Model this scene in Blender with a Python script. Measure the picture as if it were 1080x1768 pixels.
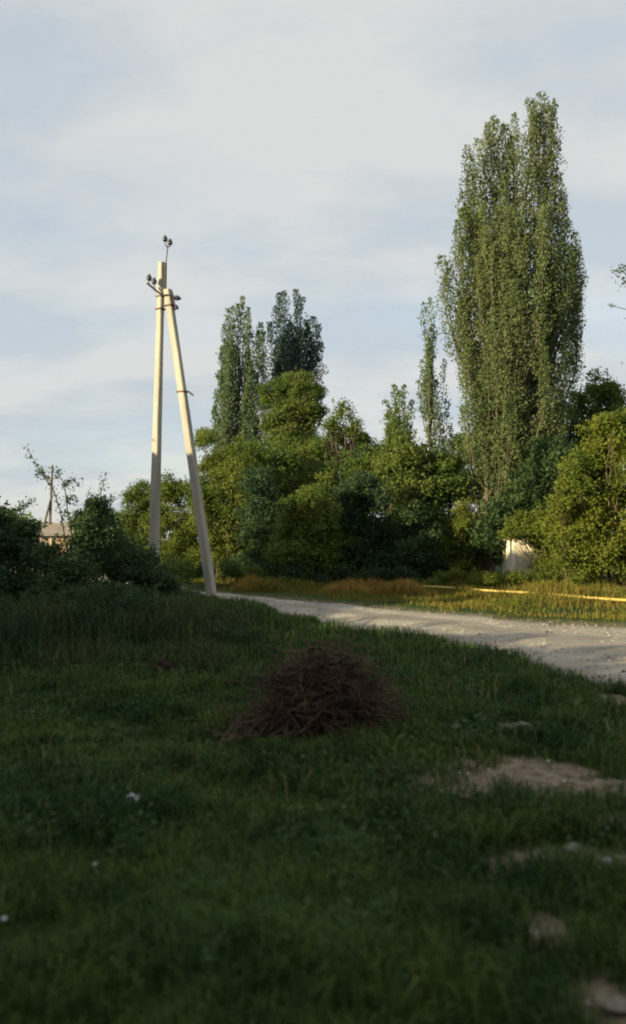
import bpy, bmesh, math
import numpy as np
from mathutils import Vector, Matrix

# ------------------------------------------------------------------ camera, sky, sun, exposure
sc = bpy.context.scene
for o in list(bpy.data.objects):
    bpy.data.objects.remove(o)
F = 1531.0                       # focal length in photograph pixels
PITCH = math.radians(1.72)
EYE = 1.6
cam = bpy.data.cameras.new('camera')
cam.sensor_fit = 'VERTICAL'; cam.sensor_height = 24.0
cam.lens = 24.0 * F / 1768.0
cam.clip_end = 3000
cam.dof.use_dof = True; cam.dof.focus_distance = 30.0; cam.dof.aperture_fstop = 0.8
camo = bpy.data.objects.new('camera', cam); sc.collection.objects.link(camo)
camo.location = (0, 0, EYE); camo.rotation_euler = (math.pi/2 + PITCH, 0, 0)
sc.camera = camo

SUN_AZ = math.radians(236); SUN_EL = math.radians(12.5)
w = bpy.data.worlds.new("World"); sc.world = w; w.use_nodes = True
nt = w.node_tree; N = nt.nodes; L = nt.links
bg = N['Background']; bg.inputs[1].default_value = 0.1
sky = N.new('ShaderNodeTexSky'); sky.sky_type = 'NISHITA'; sky.sun_disc = False
sky.sun_elevation = SUN_EL; sky.sun_rotation = SUN_AZ
tc = N.new('ShaderNodeTexCoord')
sep = N.new('ShaderNodeSeparateXYZ'); L.new(tc.outputs['Generated'], sep.inputs[0])
zc = N.new('ShaderNodeMath'); zc.operation = 'MAXIMUM'; L.new(sep.outputs['Z'], zc.inputs[0]); zc.inputs[1].default_value = 0.0
za = N.new('ShaderNodeMath'); za.operation = 'ADD'; L.new(zc.outputs[0], za.inputs[0]); za.inputs[1].default_value = 0.22
def div(a, b):
    m = N.new('ShaderNodeMath'); m.operation = 'DIVIDE'; L.new(a, m.inputs[0]); L.new(b, m.inputs[1]); return m.outputs[0]
cmb = N.new('ShaderNodeCombineXYZ')
L.new(div(sep.outputs['X'], za.outputs[0]), cmb.inputs[0]); L.new(div(sep.outputs['Y'], za.outputs[0]), cmb.inputs[1])
mp = N.new('ShaderNodeMapping'); mp.inputs['Rotation'].default_value = (0, 0, 0.35); mp.inputs['Location'].default_value = (3.1, 1.7, 0.4)
mp.inputs['Scale'].default_value = (0.8, 1.25, 1)
L.new(cmb.outputs[0], mp.inputs[0])
n1 = N.new('ShaderNodeTexNoise'); n1.inputs['Scale'].default_value = 1.5; n1.inputs['Detail'].default_value = 8; n1.inputs['Roughness'].default_value = 0.5
n1.inputs['Distortion'].default_value = 0.2
L.new(mp.outputs[0], n1.inputs[0])
n2 = N.new('ShaderNodeTexNoise'); n2.inputs['Scale'].default_value = 2.2; n2.inputs['Detail'].default_value = 8; n2.inputs['Roughness'].default_value = 0.52; n2.inputs['Distortion'].default_value = 0.15
L.new(mp.outputs[0], n2.inputs[0])
cr = N.new('ShaderNodeValToRGB')     # how thick the cloud is
cr.color_ramp.elements[0].position = 0.34; cr.color_ramp.elements[0].color = (0.76, 0.76, 0.76, 1)
cr.color_ramp.elements[1].position = 0.56; cr.color_ramp.elements[1].color = (0.97, 0.97, 0.97, 1)
L.new(n1.outputs[0], cr.inputs[0])
cc = N.new('ShaderNodeValToRGB')     # cloud colour
cc.color_ramp.elements[0].position = 0.41; cc.color_ramp.elements[0].color = (2.90, 3.22, 3.50, 1)
cc.color_ramp.elements[1].position = 0.57; cc.color_ramp.elements[1].color = (3.66, 3.72, 3.66, 1)
L.new(n2.outputs[0], cc.inputs[0])
mx = N.new('ShaderNodeMix'); mx.data_type = 'RGBA'
skm = N.new('ShaderNodeMix'); skm.data_type = 'RGBA'; skm.blend_type = 'MULTIPLY'; skm.inputs[0].default_value = 1
L.new(sky.outputs[0], skm.inputs[6]); skm.inputs[7].default_value = (1.3, 1.3, 1.3, 1)
L.new(cr.outputs[0], mx.inputs[0]); L.new(skm.outputs[2], mx.inputs[6]); L.new(cc.outputs[0], mx.inputs[7])
L.new(mx.outputs[2], bg.inputs[0])

sun = bpy.data.lights.new('sun', 'SUN'); sun.energy = 5.0; sun.angle = math.radians(0.6); sun.color = (1.0, 0.83, 0.52)
suno = bpy.data.objects.new('sun', sun); sc.collection.objects.link(suno)
SD = Vector((math.sin(SUN_AZ)*math.cos(SUN_EL), math.cos(SUN_AZ)*math.cos(SUN_EL), math.sin(SUN_EL)))
suno.rotation_euler = SD.to_track_quat('Z', 'Y').to_euler(); suno.location = (-30, -20, 30)
vs = sc.view_settings; vs.view_transform = 'Standard'; vs.look = 'None'; vs.gamma = 1; vs.exposure = 0.95; vs.use_curve_mapping = False
sc.render.engine = 'CYCLES'; sc.render.filter_size = 2.0
try:
    sc.cycles.filter_width = 2.0; sc.cycles.use_denoising = True; sc.cycles.max_bounces = 6; sc.cycles.transparent_max_bounces = 4
except Exception:
    pass

# ------------------------------------------------------------------ helpers
rng = np.random.default_rng(7)

def at(px, py, Y):
    """world point at depth Y seen at photograph pixel (px, py)"""
    x = (px-540)/F; v = (884-py)/F
    dy = math.cos(PITCH) - v*math.sin(PITCH); dz = math.sin(PITCH) + v*math.cos(PITCH)
    s = Y/dy
    return np.array([x*s, Y, EYE + dz*s])

def gnd(px, py):
    """point of the z = 0 plane seen at a pixel"""
    x = (px-540)/F; v = (884-py)/F
    dy = math.cos(PITCH) - v*math.sin(PITCH); dz = math.sin(PITCH) + v*math.cos(PITCH)
    s = -EYE/dz
    return np.array([x*s, dy*s])

def mat(name, c1, c2=None, scale=3.0, rough=0.85, tint=0.0, trans=0.0, bump=0.0, detail=5, spec=0.25, c3=None, metal=0.0, warp=None):
    m = bpy.data.materials.new(name); m.use_nodes = True
    t = m.node_tree; n = t.nodes; l = t.links; b = n['Principled BSDF']
    b.inputs['Roughness'].default_value = rough; b.inputs['Specular IOR Level'].default_value = spec; b.inputs['Metallic'].default_value = metal
    c2 = c2 or c1
    tc = n.new('ShaderNodeTexCoord')
    src = tc.outputs['Object']
    if warp:
        q = n.new('ShaderNodeMapping'); q.inputs['Scale'].default_value = warp; l.new(src, q.inputs[0]); src = q.outputs[0]
    nz = n.new('ShaderNodeTexNoise'); nz.inputs['Scale'].default_value = scale; nz.inputs['Detail'].default_value = detail
    nz.inputs['Roughness'].default_value = 0.6
    l.new(src, nz.inputs[0])
    r = n.new('ShaderNodeValToRGB'); e = r.color_ramp.elements
    e[0].position = 0.36; e[0].color = (*c1, 1); e[1].position = 0.64; e[1].color = (*c2, 1)
    if c3:
        x = e.new(0.8); x.color = (*c3, 1)
    l.new(nz.outputs[0], r.inputs[0]); col = r.outputs[0]
    if tint > 0:
        a = n.new('ShaderNodeAttribute'); a.attribute_name = 'tint'
        mr = n.new('ShaderNodeMapRange'); mr.inputs[3].default_value = 1-tint; mr.inputs[4].default_value = 1+tint
        l.new(a.outputs['Fac'], mr.inputs[0])
        hs = n.new('ShaderNodeHueSaturation'); l.new(mr.outputs[0], hs.inputs['Value']); l.new(col, hs.inputs['Color'])
        mh = n.new('ShaderNodeMapRange'); mh.inputs[3].default_value = 0.5+tint*0.05; mh.inputs[4].default_value = 0.5-tint*0.07
        l.new(a.outputs['Fac'], mh.inputs[0]); l.new(mh.outputs[0], hs.inputs['Hue'])
        col = hs.outputs[0]
    l.new(col, b.inputs['Base Color'])
    if bump > 0:
        bp = n.new('ShaderNodeBump'); bp.inputs['Strength'].default_value = bump; bp.inputs['Distance'].default_value = 0.03
        nb = n.new('ShaderNodeTexNoise'); nb.inputs['Scale'].default_value = scale*6; nb.inputs['Detail'].default_value = 6; l.new(src, nb.inputs[0])
        l.new(nb.outputs[0], bp.inputs['Height']); l.new(bp.outputs[0], b.inputs['Normal'])
    if trans > 0:
        tr = n.new('ShaderNodeBsdfTranslucent'); l.new(col, tr.inputs[0])
        ms = n.new('ShaderNodeMixShader'); ms.inputs[0].default_value = trans
        l.new(b.outputs[0], ms.inputs[1]); l.new(tr.outputs[0], ms.inputs[2]); l.new(ms.outputs[0], n['Material Output'].inputs[0])
    return m

def leafmat(name, c1, c2, scale=1.2, tint=0.30, trans=0.42):
    return mat(name, c1, c2, scale=scale, rough=0.6, tint=tint, trans=trans, spec=0.2, detail=3)

def link(name, me, m, parent=None, **props):
    o = bpy.data.objects.new(name, me); sc.collection.objects.link(o)
    if m is not None:
        me.materials.append(m)
    if parent is not None:
        o.parent = parent
        o.matrix_parent_inverse = Matrix.Translation(-Vector(parent.location))
    for k, v in props.items():
        o[k] = v
    return o

def root(name, loc, label, cat, group=None):
    o = bpy.data.objects.new(name, None); sc.collection.objects.link(o)
    o.location = tuple(float(a) for a in loc); o.empty_display_size = 0.2
    o['label'] = label; o['category'] = cat
    if group: o['group'] = group
    return o

def np_mesh(name, V, faces_flat, nper, tint=None, smooth=False):
    me = bpy.data.meshes.new(name)
    nf = len(faces_flat)//nper
    me.vertices.add(len(V)); me.vertices.foreach_set('co', np.asarray(V, dtype=np.float32).ravel())
    me.loops.add(len(faces_flat)); me.loops.foreach_set('vertex_index', np.asarray(faces_flat, dtype=np.int32))
    me.polygons.add(nf)
    me.polygons.foreach_set('loop_start', np.arange(0, nf*nper, nper, dtype=np.int32))
    me.polygons.foreach_set('loop_total', np.full(nf, nper, dtype=np.int32))
    if smooth:
        me.polygons.foreach_set('use_smooth', np.ones(nf, dtype=bool))
    me.update(calc_edges=True)
    if tint is not None:
        a = me.attributes.new('tint', 'FLOAT', 'FACE'); a.data.foreach_set('value', np.asarray(tint, dtype=np.float32))
    return me

def unit(v):
    return v/np.maximum(np.linalg.norm(v, axis=-1, keepdims=True), 1e-9)

def leaves_mesh(name, P, size, axis=None, outward=None, up=0.0, aspect=0.6, tint=None, r=None):
    """rhombic leaves, four vertices each, centred on the points P"""
    r = r or rng
    n = len(P)
    a = r.normal(size=(n, 3)) if axis is None else axis + r.normal(size=(n, 3))*0.45
    a[:, 2] += up
    a = unit(a)
    nn = r.normal(size=(n, 3))
    if outward is not None:
        nn = nn*0.55 + outward*1.4
    b = unit(np.cross(a, nn)); nrm = np.cross(a, b)
    s = (size*r.uniform(0.6, 1.35, n))[:, None]
    fold = nrm*s*0.12
    V = np.empty((n, 4, 3)); V[:, 0] = P-a*s*0.5; V[:, 1] = P+b*s*0.5*aspect+fold; V[:, 2] = P+a*s*0.5; V[:, 3] = P-b*s*0.5*aspect+fold
    if tint is None:
        tint = r.uniform(0, 1, n)
    return np_mesh(name, V.reshape(-1, 3), np.arange(n*4), 4, tint)

def tube(paths, sides=6):
    """paths: list of (points, radii) -> V, quads for several tapered tubes"""
    V = []; Fc = []; base = 0
    for pts, rad in paths:
        pts = np.asarray(pts, float); k = len(pts)
        rad = np.broadcast_to(np.asarray(rad, float), (k,))
        tan = unit(np.gradient(pts, axis=0))
        ref = np.array([0.31, 0.95, 0.05]) if abs(tan[0][2]) > 0.5 else np.array([0.05, 0.1, 0.99])
        u = unit(np.cross(tan, ref)); v = np.cross(tan, u)
        an = np.arange(sides)*2*math.pi/sides
        ring = pts[:, None, :] + rad[:, None, None]*(np.cos(an)[None, :, None]*u[:, None, :] + np.sin(an)[None, :, None]*v[:, None, :])
        V.append(ring.reshape(-1, 3))
        i = np.arange(k-1)[:, None]*sides; j = np.arange(sides)[None, :]; j2 = (j+1) % sides
        q = np.stack([i+j, i+j2, i+sides+j2, i+sides+j], -1).reshape(-1, 4)+base
        Fc.append(q); base += k*sides
    return np.concatenate(V), np.concatenate(Fc)

def tube_mesh(name, paths, sides=6):
    V, Q = tube(paths, sides)
    return np_mesh(name, V, Q.ravel(), 4, None, True)

def bend(p0, p1, k=5, amp=0.1, r=None):
    r = r or rng
    p0 = np.asarray(p0, float); p1 = np.asarray(p1, float)
    t = np.linspace(0, 1, k)[:, None]; P = p0+(p1-p0)*t
    d = np.linalg.norm(p1-p0)
    P[1:-1] += r.normal(size=(k-2, 3))*amp*d*0.5
    return P

def box_bm(bm, c, s, rz=0, taper=1.0):
    M = Matrix.Translation(c) @ Matrix.Rotation(rz, 4, 'Z') @ Matrix.Diagonal((*s, 1))
    r = bmesh.ops.create_cube(bm, size=1, matrix=M)
    if taper != 1.0:
        top = [v for v in r['verts'] if (M.inverted() @ v.co).z > 0]
        cx = sum((v.co for v in top), Vector())/4
        for v in top:
            v.co.x = cx.x+(v.co.x-cx.x)*taper; v.co.y = cx.y+(v.co.y-cx.y)*taper
    return r['verts']

def bm_obj(name, bm, m, parent=None, bevel=0, **props):
    if bevel:
        bmesh.ops.bevel(bm, geom=list(bm.edges), offset=bevel, segments=1, affect='EDGES')
    me = bpy.data.meshes.new(name); bm.to_mesh(me); bm.free()
    return link(name, me, m, parent, **props)

# ------------------------------------------------------------------ materials
M = {}
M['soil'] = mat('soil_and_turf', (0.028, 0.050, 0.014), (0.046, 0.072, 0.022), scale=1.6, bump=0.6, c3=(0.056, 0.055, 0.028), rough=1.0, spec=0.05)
M['dirt'] = mat('bare_dirt', (0.13, 0.10, 0.065), (0.24, 0.19, 0.13), scale=4, bump=0.8, rough=1.0, spec=0.05)
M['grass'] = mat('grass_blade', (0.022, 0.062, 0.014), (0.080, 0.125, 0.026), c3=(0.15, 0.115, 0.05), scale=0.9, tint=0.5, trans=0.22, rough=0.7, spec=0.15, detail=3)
M['darkgrass'] = mat('rank_weed', (0.026, 0.056, 0.018), (0.065, 0.085, 0.026), scale=1.2, tint=0.4, trans=0.25, rough=0.8, detail=3)
M['drygrass'] = mat('dry_grass', (0.26, 0.17, 0.04), (0.36, 0.245, 0.06), scale=1.1, tint=0.4, trans=0.3, rough=0.8, spec=0.1, detail=3)
M['vergegrass'] = mat('verge_grass', (0.10, 0.12, 0.02), (0.20, 0.165, 0.035), scale=0.7, tint=0.4, trans=0.3, rough=0.8, spec=0.1, detail=3)
M['straw'] = mat('dry_straw', (0.14, 0.12, 0.05), (0.24, 0.20, 0.09), scale=2, tint=0.4, trans=0.2, rough=0.8, detail=2)
M['weedleaf'] = leafmat('weed_leaf', (0.036, 0.086, 0.024), (0.065, 0.115, 0.034), 0.8)
M['bark'] = mat('bark', (0.06, 0.048, 0.034), (0.13, 0.10, 0.07), scale=6, bump=0.8, warp=(1, 1, 0.25))
M['twig'] = mat('dead_twig', (0.050, 0.030, 0.020), (0.115, 0.074, 0.048), scale=5, rough=0.9)
M['darktwig'] = mat('dark_twig', (0.03, 0.025, 0.018), (0.06, 0.045, 0.03), scale=5, rough=0.9)

# road material: pale dusty gravel with worn wheel tracks
def road_material():
    m = bpy.data.materials.new('dusty_gravel_road'); m.use_nodes = True
    t = m.node_tree; n = t.nodes; l = t.links; b = n['Principled BSDF']
    b.inputs['Roughness'].default_value = 0.95; b.inputs['Specular IOR Level'].default_value = 0.1
    tc = n.new('ShaderNodeTexCoord')
    def noise(s, d, warp=None):
        q = n.new('ShaderNodeTexNoise'); q.inputs['Scale'].default_value = s; q.inputs['Detail'].default_value = d; q.inputs['Roughness'].default_value = 0.65
        l.new(tc.outputs['Object'], q.inputs[0]); return q.outputs[0]
    r = n.new('ShaderNodeValToRGB'); e = r.color_ramp.elements
    e[0].position = 0.33; e[0].color = (0.235, 0.212, 0.175, 1); e[1].position = 0.66; e[1].color = (0.41, 0.37, 0.305, 1)
    l.new(noise(0.7, 8), r.inputs[0])
    r2 = n.new('ShaderNodeValToRGB'); e = r2.color_ramp.elements
    e[0].position = 0.38; e[0].color = (0.82, 0.80, 0.78, 1); e[1].position = 0.56; e[1].color = (1.1, 1.1, 1.1, 1)
    l.new(noise(14, 5), r2.inputs[0])
    a = n.new('ShaderNodeAttribute'); a.attribute_name = 'across'
    r3 = n.new('ShaderNodeValToRGB'); e = r3.color_ramp.elements      # verge dust, wheel track, crown, wheel track
    e[0].position = 0.0; e[0].color = (0.5, 0.48, 0.42, 1)
    for p, v in ((0.1, 0.8), (0.28, 1.12), (0.5, 0.74), (0.72, 1.12), (0.9, 0.8)):
        x = e.new(p); x.color = (v, v, v*0.98, 1)
    e[len(e)-1].color = (0.6, 0.56, 0.48, 1)
    l.new(a.outputs['Fac'], r3.inputs[0])
    m1 = n.new('ShaderNodeMix'); m1.data_type = 'RGBA'; m1.blend_type = 'MULTIPLY'; m1.inputs[0].default_value = 1
    m2 = n.new('ShaderNodeMix'); m2.data_type = 'RGBA'; m2.blend_type = 'MULTIPLY'; m2.inputs[0].default_value = 0.8
    l.new(r.outputs[0], m1.inputs[6]); l.new(r2.outputs[0], m1.inputs[7]); l.new(m1.outputs[2], m2.inputs[6]); l.new(r3.outputs[0], m2.inputs[7])
    l.new(m2.outputs[2], b.inputs['Base Color'])
    bp = n.new('ShaderNodeBump'); bp.inputs['Strength'].default_value = 0.35; bp.inputs['Distance'].default_value = 0.010
    l.new(noise(22, 6), bp.inputs['Height']); l.new(bp.outputs[0], b.inputs['Normal'])
    return m
M['road'] = road_material()

# ------------------------------------------------------------------ ground, road
near_px = [(340, 1029), (400, 1040), (470, 1053), (560, 1076), (640, 1094), (800, 1115), (900, 1142), (1000, 1172), (1080, 1196)]
far_px = [(340, 1019), (400, 1028), (470, 1033), (560, 1040), (640, 1047), (800, 1063), (900, 1070), (1000, 1077), (1080, 1083)]
NE = np.array([[-24, 52], [-14, 41], [-8.5, 33.5], [-5.4, 28.2]] + [gnd(*p).tolist() for p in near_px] + [[6.3, 5.5], [9.0, 0.0], [14, -8]])
FE = np.array([[-22, 56], [-12.5, 45], [-7.2, 36.8], [-4.7, 31.0]] + [gnd(*p).tolist() for p in far_px] + [[8.6, 12.5], [12.5, 5.0], [18, -4]])

def dense(poly, k):
    s = np.concatenate([[0], np.cumsum(np.linalg.norm(np.diff(poly, axis=0), axis=1))])
    i = np.arange(len(poly)); t = np.linspace(0, len(poly)-1, k)
    P = np.stack([np.interp(t, i, poly[:, 0]), np.interp(t, i, poly[:, 1])], 1)
    for _ in range(6):
        P[1:-1] = (P[:-2]+2*P[1:-1]+P[2:])/4
    return P
NEd = dense(NE, 260); FEd = dense(FE, 260)
wob = rng.normal(size=(260, 2))*0.35
for _ in range(8): wob[1:-1] = (wob[:-2]+wob[1:-1]+wob[2:])/3
NEd = NEd+wob*1.0; FEd = FEd+np.roll(wob, 60, 0)*1.2
ROADPOLY = np.concatenate([NEd, FEd[::-1]])

def inside(P, poly):
    x, y = P[:, 0], P[:, 1]; c = np.zeros(len(P), bool)
    x1, y1 = poly[:, 0], poly[:, 1]; x2, y2 = np.roll(x1, -1), np.roll(y1, -1)
    for a, b, cc_, d in zip(x1, y1, x2, y2):
        if b == d: continue
        m = ((b > y) != (d > y))
        c ^= m & (x < (cc_-a)*(y-b)/(d-b)+a)
    return c

def vnoise(x, y, s, seed=0):
    """cheap smooth value noise"""
    x = x*s+seed*17.3; y = y*s-seed*9.1
    xi = np.floor(x).astype(int); yi = np.floor(y).astype(int); fx = x-xi; fy = y-yi
    fx = fx*fx*(3-2*fx); fy = fy*fy*(3-2*fy)
    def h(a, b):
        v = np.sin(a*127.1+b*311.7+seed*74.7)*43758.5453
        return v-np.floor(v)
    return (h(xi, yi)*(1-fx)+h(xi+1, yi)*fx)*(1-fy)+(h(xi, yi+1)*(1-fx)+h(xi+1, yi+1)*fx)*fy

def distroad(x, y):
    """rough distance to the road edges (negative inside)"""
    P = np.stack([x, y], 1); d = np.full(len(P), 1e9)
    for q in np.concatenate([NEd[::3], FEd[::3]]):
        d = np.minimum(d, (P[:, 0]-q[0])**2+(P[:, 1]-q[1])**2)
    d = np.sqrt(d); ins = inside(P, ROADPOLY)
    return np.where(ins, -d, d)

def ground_z(x, y, d=None):
    x = np.asarray(x, float); y = np.asarray(y, float)
    if d is None: d = distroad(x, y)
    h = (vnoise(x, y, 0.45, 1)-0.5)*0.16+(vnoise(x, y, 1.7, 2)-0.5)*0.06+(vnoise(x, y, 5.0, 3)-0.5)*0.025
    fade = np.clip((d-0.1)/1.6, 0, 1)
    bank = np.clip(1-np.abs(d-0.7)/0.7, 0, 1)*0.05
    return np.where(d < 0.15, -0.03, h*fade+bank)

# bare patches worn into the turf: centre, half sizes, angle
PATCH = []
def patch(px, py, wpx, hpx, ang=0.0):
    c = gnd(px, py); d = c[1]
    PATCH.append((c[0], c[1], wpx/2/F*d, (gnd(px, py-hpx/2)[1]-gnd(px, py+hpx/2)[1])/2, ang))
patch(900, 1350, 250, 44, 0.0); patch(1030, 1366, 200, 34, -0.1); patch(830, 1368, 120, 22, 0.2)
patch(985, 1470, 170, 34); patch(905, 1272, 90, 22); patch(1065, 1725, 110, 90); patch(880, 1480, 70, 26)
patch(290, 1165, 40, 14)
patch(930, 1585, 70, 40); patch(1060, 1420, 60, 20); patch(1075, 1225, 60, 26)
def bare(x, y):
    b = np.zeros(len(x))
    for cx, cy, a, c, an in PATCH:
        u = (x-cx)*math.cos(an)+(y-cy)*math.sin(an); v = -(x-cx)*math.sin(an)+(y-cy)*math.cos(an)
        r = np.sqrt((u/max(a, .05))**2+(v/max(c, .05))**2)
        b = np.maximum(b, 1.5-r)
    return np.where(b > 0.02, b+0.15+(vnoise(x, y, 6, 9)-0.5)*1.0+(vnoise(x, y, 17, 5)-0.5)*0.5, 0)

# ground grid: fine near the camera, coarse to the horizon
def axis(lo, hi, fine_lo, fine_hi, step, grow=1.35):
    a = list(np.arange(fine_lo, fine_hi+1e-6, step)); s = step
    while a[-1] < hi: s *= grow; a.append(a[-1]+s)
    s = step
    while a[0] > lo: s *= grow; a.insert(0, a[0]-s)
    return np.array(a)
gx = axis(-1500, 1500, -14, 18, 0.16); gy = axis(-1500, 1500, 0, 34, 0.16)
GX, GY = np.meshgrid(gx, gy); fxs = GX.ravel(); fys = GY.ravel()
nearm = (np.abs(fxs) < 60) & (np.abs(fys) < 90)
dr = np.full(len(fxs), 50.0); dr[nearm] = distroad(fxs[nearm], fys[nearm])
gz = ground_z(fxs, fys, dr)
nX, nY = len(gx), len(gy)
ii = (np.arange(nY-1)[:, None]*nX+np.arange(nX-1)[None, :]).ravel()
Q = np.stack([ii, ii+1, ii+1+nX, ii+nX], 1)
me = np_mesh('ground', np.stack([fxs, fys, gz], 1), Q.ravel(), 4, None, True)
fc = np.stack([fxs, fys], 1)[Q].mean(1)
bb = np.zeros(len(fc)); mk = (np.abs(fc[:, 0]) < 8) & (fc[:, 1] > 1) & (fc[:, 1] < 16)
va = me.attributes.new('bare', 'FLOAT', 'POINT')
bv = np.zeros(len(fxs)); mk = (np.abs(fxs) < 10) & (fys > 1) & (fys < 18); bv[mk] = np.clip(bare(fxs[mk], fys[mk])*1.6, 0, 1)
bv = np.maximum(bv, np.clip(1-np.abs(dr)/0.5, 0, 1)*0.8)
va.data.foreach_set('value', bv.astype(np.float32))
# soil material mixes turf earth and bare dirt
gm = M['soil']; t = gm.node_tree; n = t.nodes; l = t.links; b = n['Principled BSDF']
src = b.inputs['Base Color'].links[0].from_socket
a = n.new('ShaderNodeAttribute'); a.attribute_name = 'bare'
nz = n.new('ShaderNodeTexNoise'); nz.inputs['Scale'].default_value = 9; nz.inputs['Detail'].default_value = 6; l.new(n['Texture Coordinate'].outputs['Object'], nz.inputs[0])
rr = n.new('ShaderNodeValToRGB'); rr.color_ramp.elements[0].position = .35; rr.color_ramp.elements[0].color = (0.11, 0.08, 0.05, 1)
rr.color_ramp.elements[1].position = .68; rr.color_ramp.elements[1].color = (0.27, 0.215, 0.15, 1); l.new(nz.outputs[0], rr.inputs[0])
mm = n.new('ShaderNodeMix'); mm.data_type = 'RGBA'; l.new(a.outputs['Fac'], mm.inputs[0]); l.new(src, mm.inputs[6]); l.new(rr.outputs[0], mm.inputs[7])
l.new(mm.outputs[2], b.inputs['Base Color'])
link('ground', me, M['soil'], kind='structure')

K = 17
rowp = []; acr = []
for k in range(K):
    t_ = k/(K-1); P2 = NEd*(1-t_)+FEd*t_
    z = 0.02+0.035*math.sin(math.pi*t_)-0.03*(abs(t_-0.28) < 0.09)-0.03*(abs(t_-0.72) < 0.09)
    if k in (0, K-1): z = -0.05
    zz = z+(vnoise(P2[:, 0], P2[:, 1], 1.3, 4)-0.5)*0.03
    rowp.append(np.column_stack([P2, zz])); acr.append(np.full(len(P2), t_))
V = np.concatenate(rowp); m_ = len(NEd)
ii = (np.arange(K-1)[:, None]*m_+np.arange(m_-1)[None, :]).ravel()
me = np_mesh('road', V, np.stack([ii, ii+1, ii+1+m_, ii+m_], 1).ravel(), 4, None, True)
va = me.attributes.new('across', 'FLOAT', 'POINT'); va.data.foreach_set('value', np.concatenate(acr).astype(np.float32))
link('road', me, M['road'], kind='structure')

# ------------------------------------------------------------------ grass, stones
def blades(name, P, h, wdt, m, lean=0.35, parent=None, **props):
    n = len(P); r = rng
    az = r.uniform(0, 2*math.pi, n); d = np.stack([np.cos(az), np.sin(az), np.zeros(n)], 1)
    s = np.stack([-np.sin(az), np.cos(az), np.zeros(n)], 1)
    az2 = az+r.normal(size=n)*0.8; s = np.stack([-np.sin(az2), np.cos(az2), np.zeros(n)], 1)
    H = (h*r.uniform(0.45, 1.3, n))[:, None]; W = (wdt*r.uniform(0.7, 1.3, n))[:, None]
    up = np.array([0, 0, 1.0]); ln = (lean*r.uniform(0.2, 1.8, n))[:, None]
    b0 = P-s*W*.5; b1 = P+s*W*.5
    mid = P+up*H*0.62+d*H*ln*0.35
    tip = P+up*H*np.maximum(0.25, 1-ln*0.5)+d*H*ln
    V = np.stack([b0, b1, mid+s*W*.38, tip, mid-s*W*.38], 1).reshape(-1, 3)
    fi = (np.array([0, 1, 2, 0, 2, 4, 4, 2, 3])[None]+np.arange(n)[:, None]*5).ravel()
    me = np_mesh(name, V, fi, 3, np.repeat(r.uniform(0, 1, n), 3))
    return link(name, me, m, parent, **props)

def scatter(n, dmin, dmax, spread=0.52):
    d = np.sqrt(rng.uniform(dmin**2, dmax**2, n)); x = rng.uniform(-spread, spread, n)*d
    return x, d
def seat(x, y):
    return np.column_stack([x, y, ground_z(x, y)-0.005])

# near grass (left side of the road), low and tussocky
xs, ys = scatter(165000, 2.3, 10.0)
k = vnoise(xs, ys, 1.1, 6)*0.35+vnoise(xs, ys, 3.1, 8)*0.35+vnoise(xs, ys, 8, 7)*0.3
ok = ((k > rng.uniform(-0.05, 0.6, len(xs))) & (bare(xs, ys) < rng.uniform(0.2, 0.75, len(xs))))
xs, ys, k = xs[ok], ys[ok], k[ok]; dd = distroad(xs, ys); ok = dd > 0.0; xs, ys, k = xs[ok], ys[ok], k[ok]
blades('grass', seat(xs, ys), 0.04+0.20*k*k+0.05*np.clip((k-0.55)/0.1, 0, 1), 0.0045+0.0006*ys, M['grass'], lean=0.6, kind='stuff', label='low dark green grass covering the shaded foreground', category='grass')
xs, ys = scatter(130000, 9.5, 27.0, 0.5)
k = vnoise(xs, ys, 1.2, 6)*0.6+vnoise(xs, ys, 4, 7)*0.4
dd = distroad(xs, ys)
nearside = np.interp(xs, NEd[np.argsort(NEd[:, 0]), 0], NEd[np.argsort(NEd[:, 0]), 1]) > ys
ok = (dd > -0.05-0.45*(vnoise(xs, ys, 1.9, 15) > 0.72)*rng.uniform(0, 1, len(xs))) & nearside & (k > rng.uniform(0.1, 0.5, len(xs))) & (bare(xs, ys) < 0.5)
xs, ys, k, dd = xs[ok], ys[ok], k[ok], dd[ok]
blades('grass', seat(xs, ys), 0.08+0.14*k+0.10*np.clip(1-np.abs(dd-0.4)/0.5, 0, 1)*(vnoise(xs, ys, 1.5, 11) > 0.5), 0.008+0.0006*ys, M['grass'], lean=0.6, kind='stuff',
       label='taller tufted green grass between the foreground and the dirt road', category='grass')
xs, ys = scatter(5200, 2.4, 14.0); k = vnoise(xs, ys, 0.7, 41)
ok = (k > rng.uniform(0.35, 0.9, len(xs))) & (distroad(xs, ys) > 0.1) & (bare(xs, ys) < 0.6); xs, ys = xs[ok], ys[ok]
blades('dry_stalks', seat(xs, ys), np.full(len(xs), 0.2), 0.003+0.0006*ys, M['straw'], lean=0.5, kind='stuff', label='thin dry straw coloured stalks among the foreground grass', category='grass')
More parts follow.
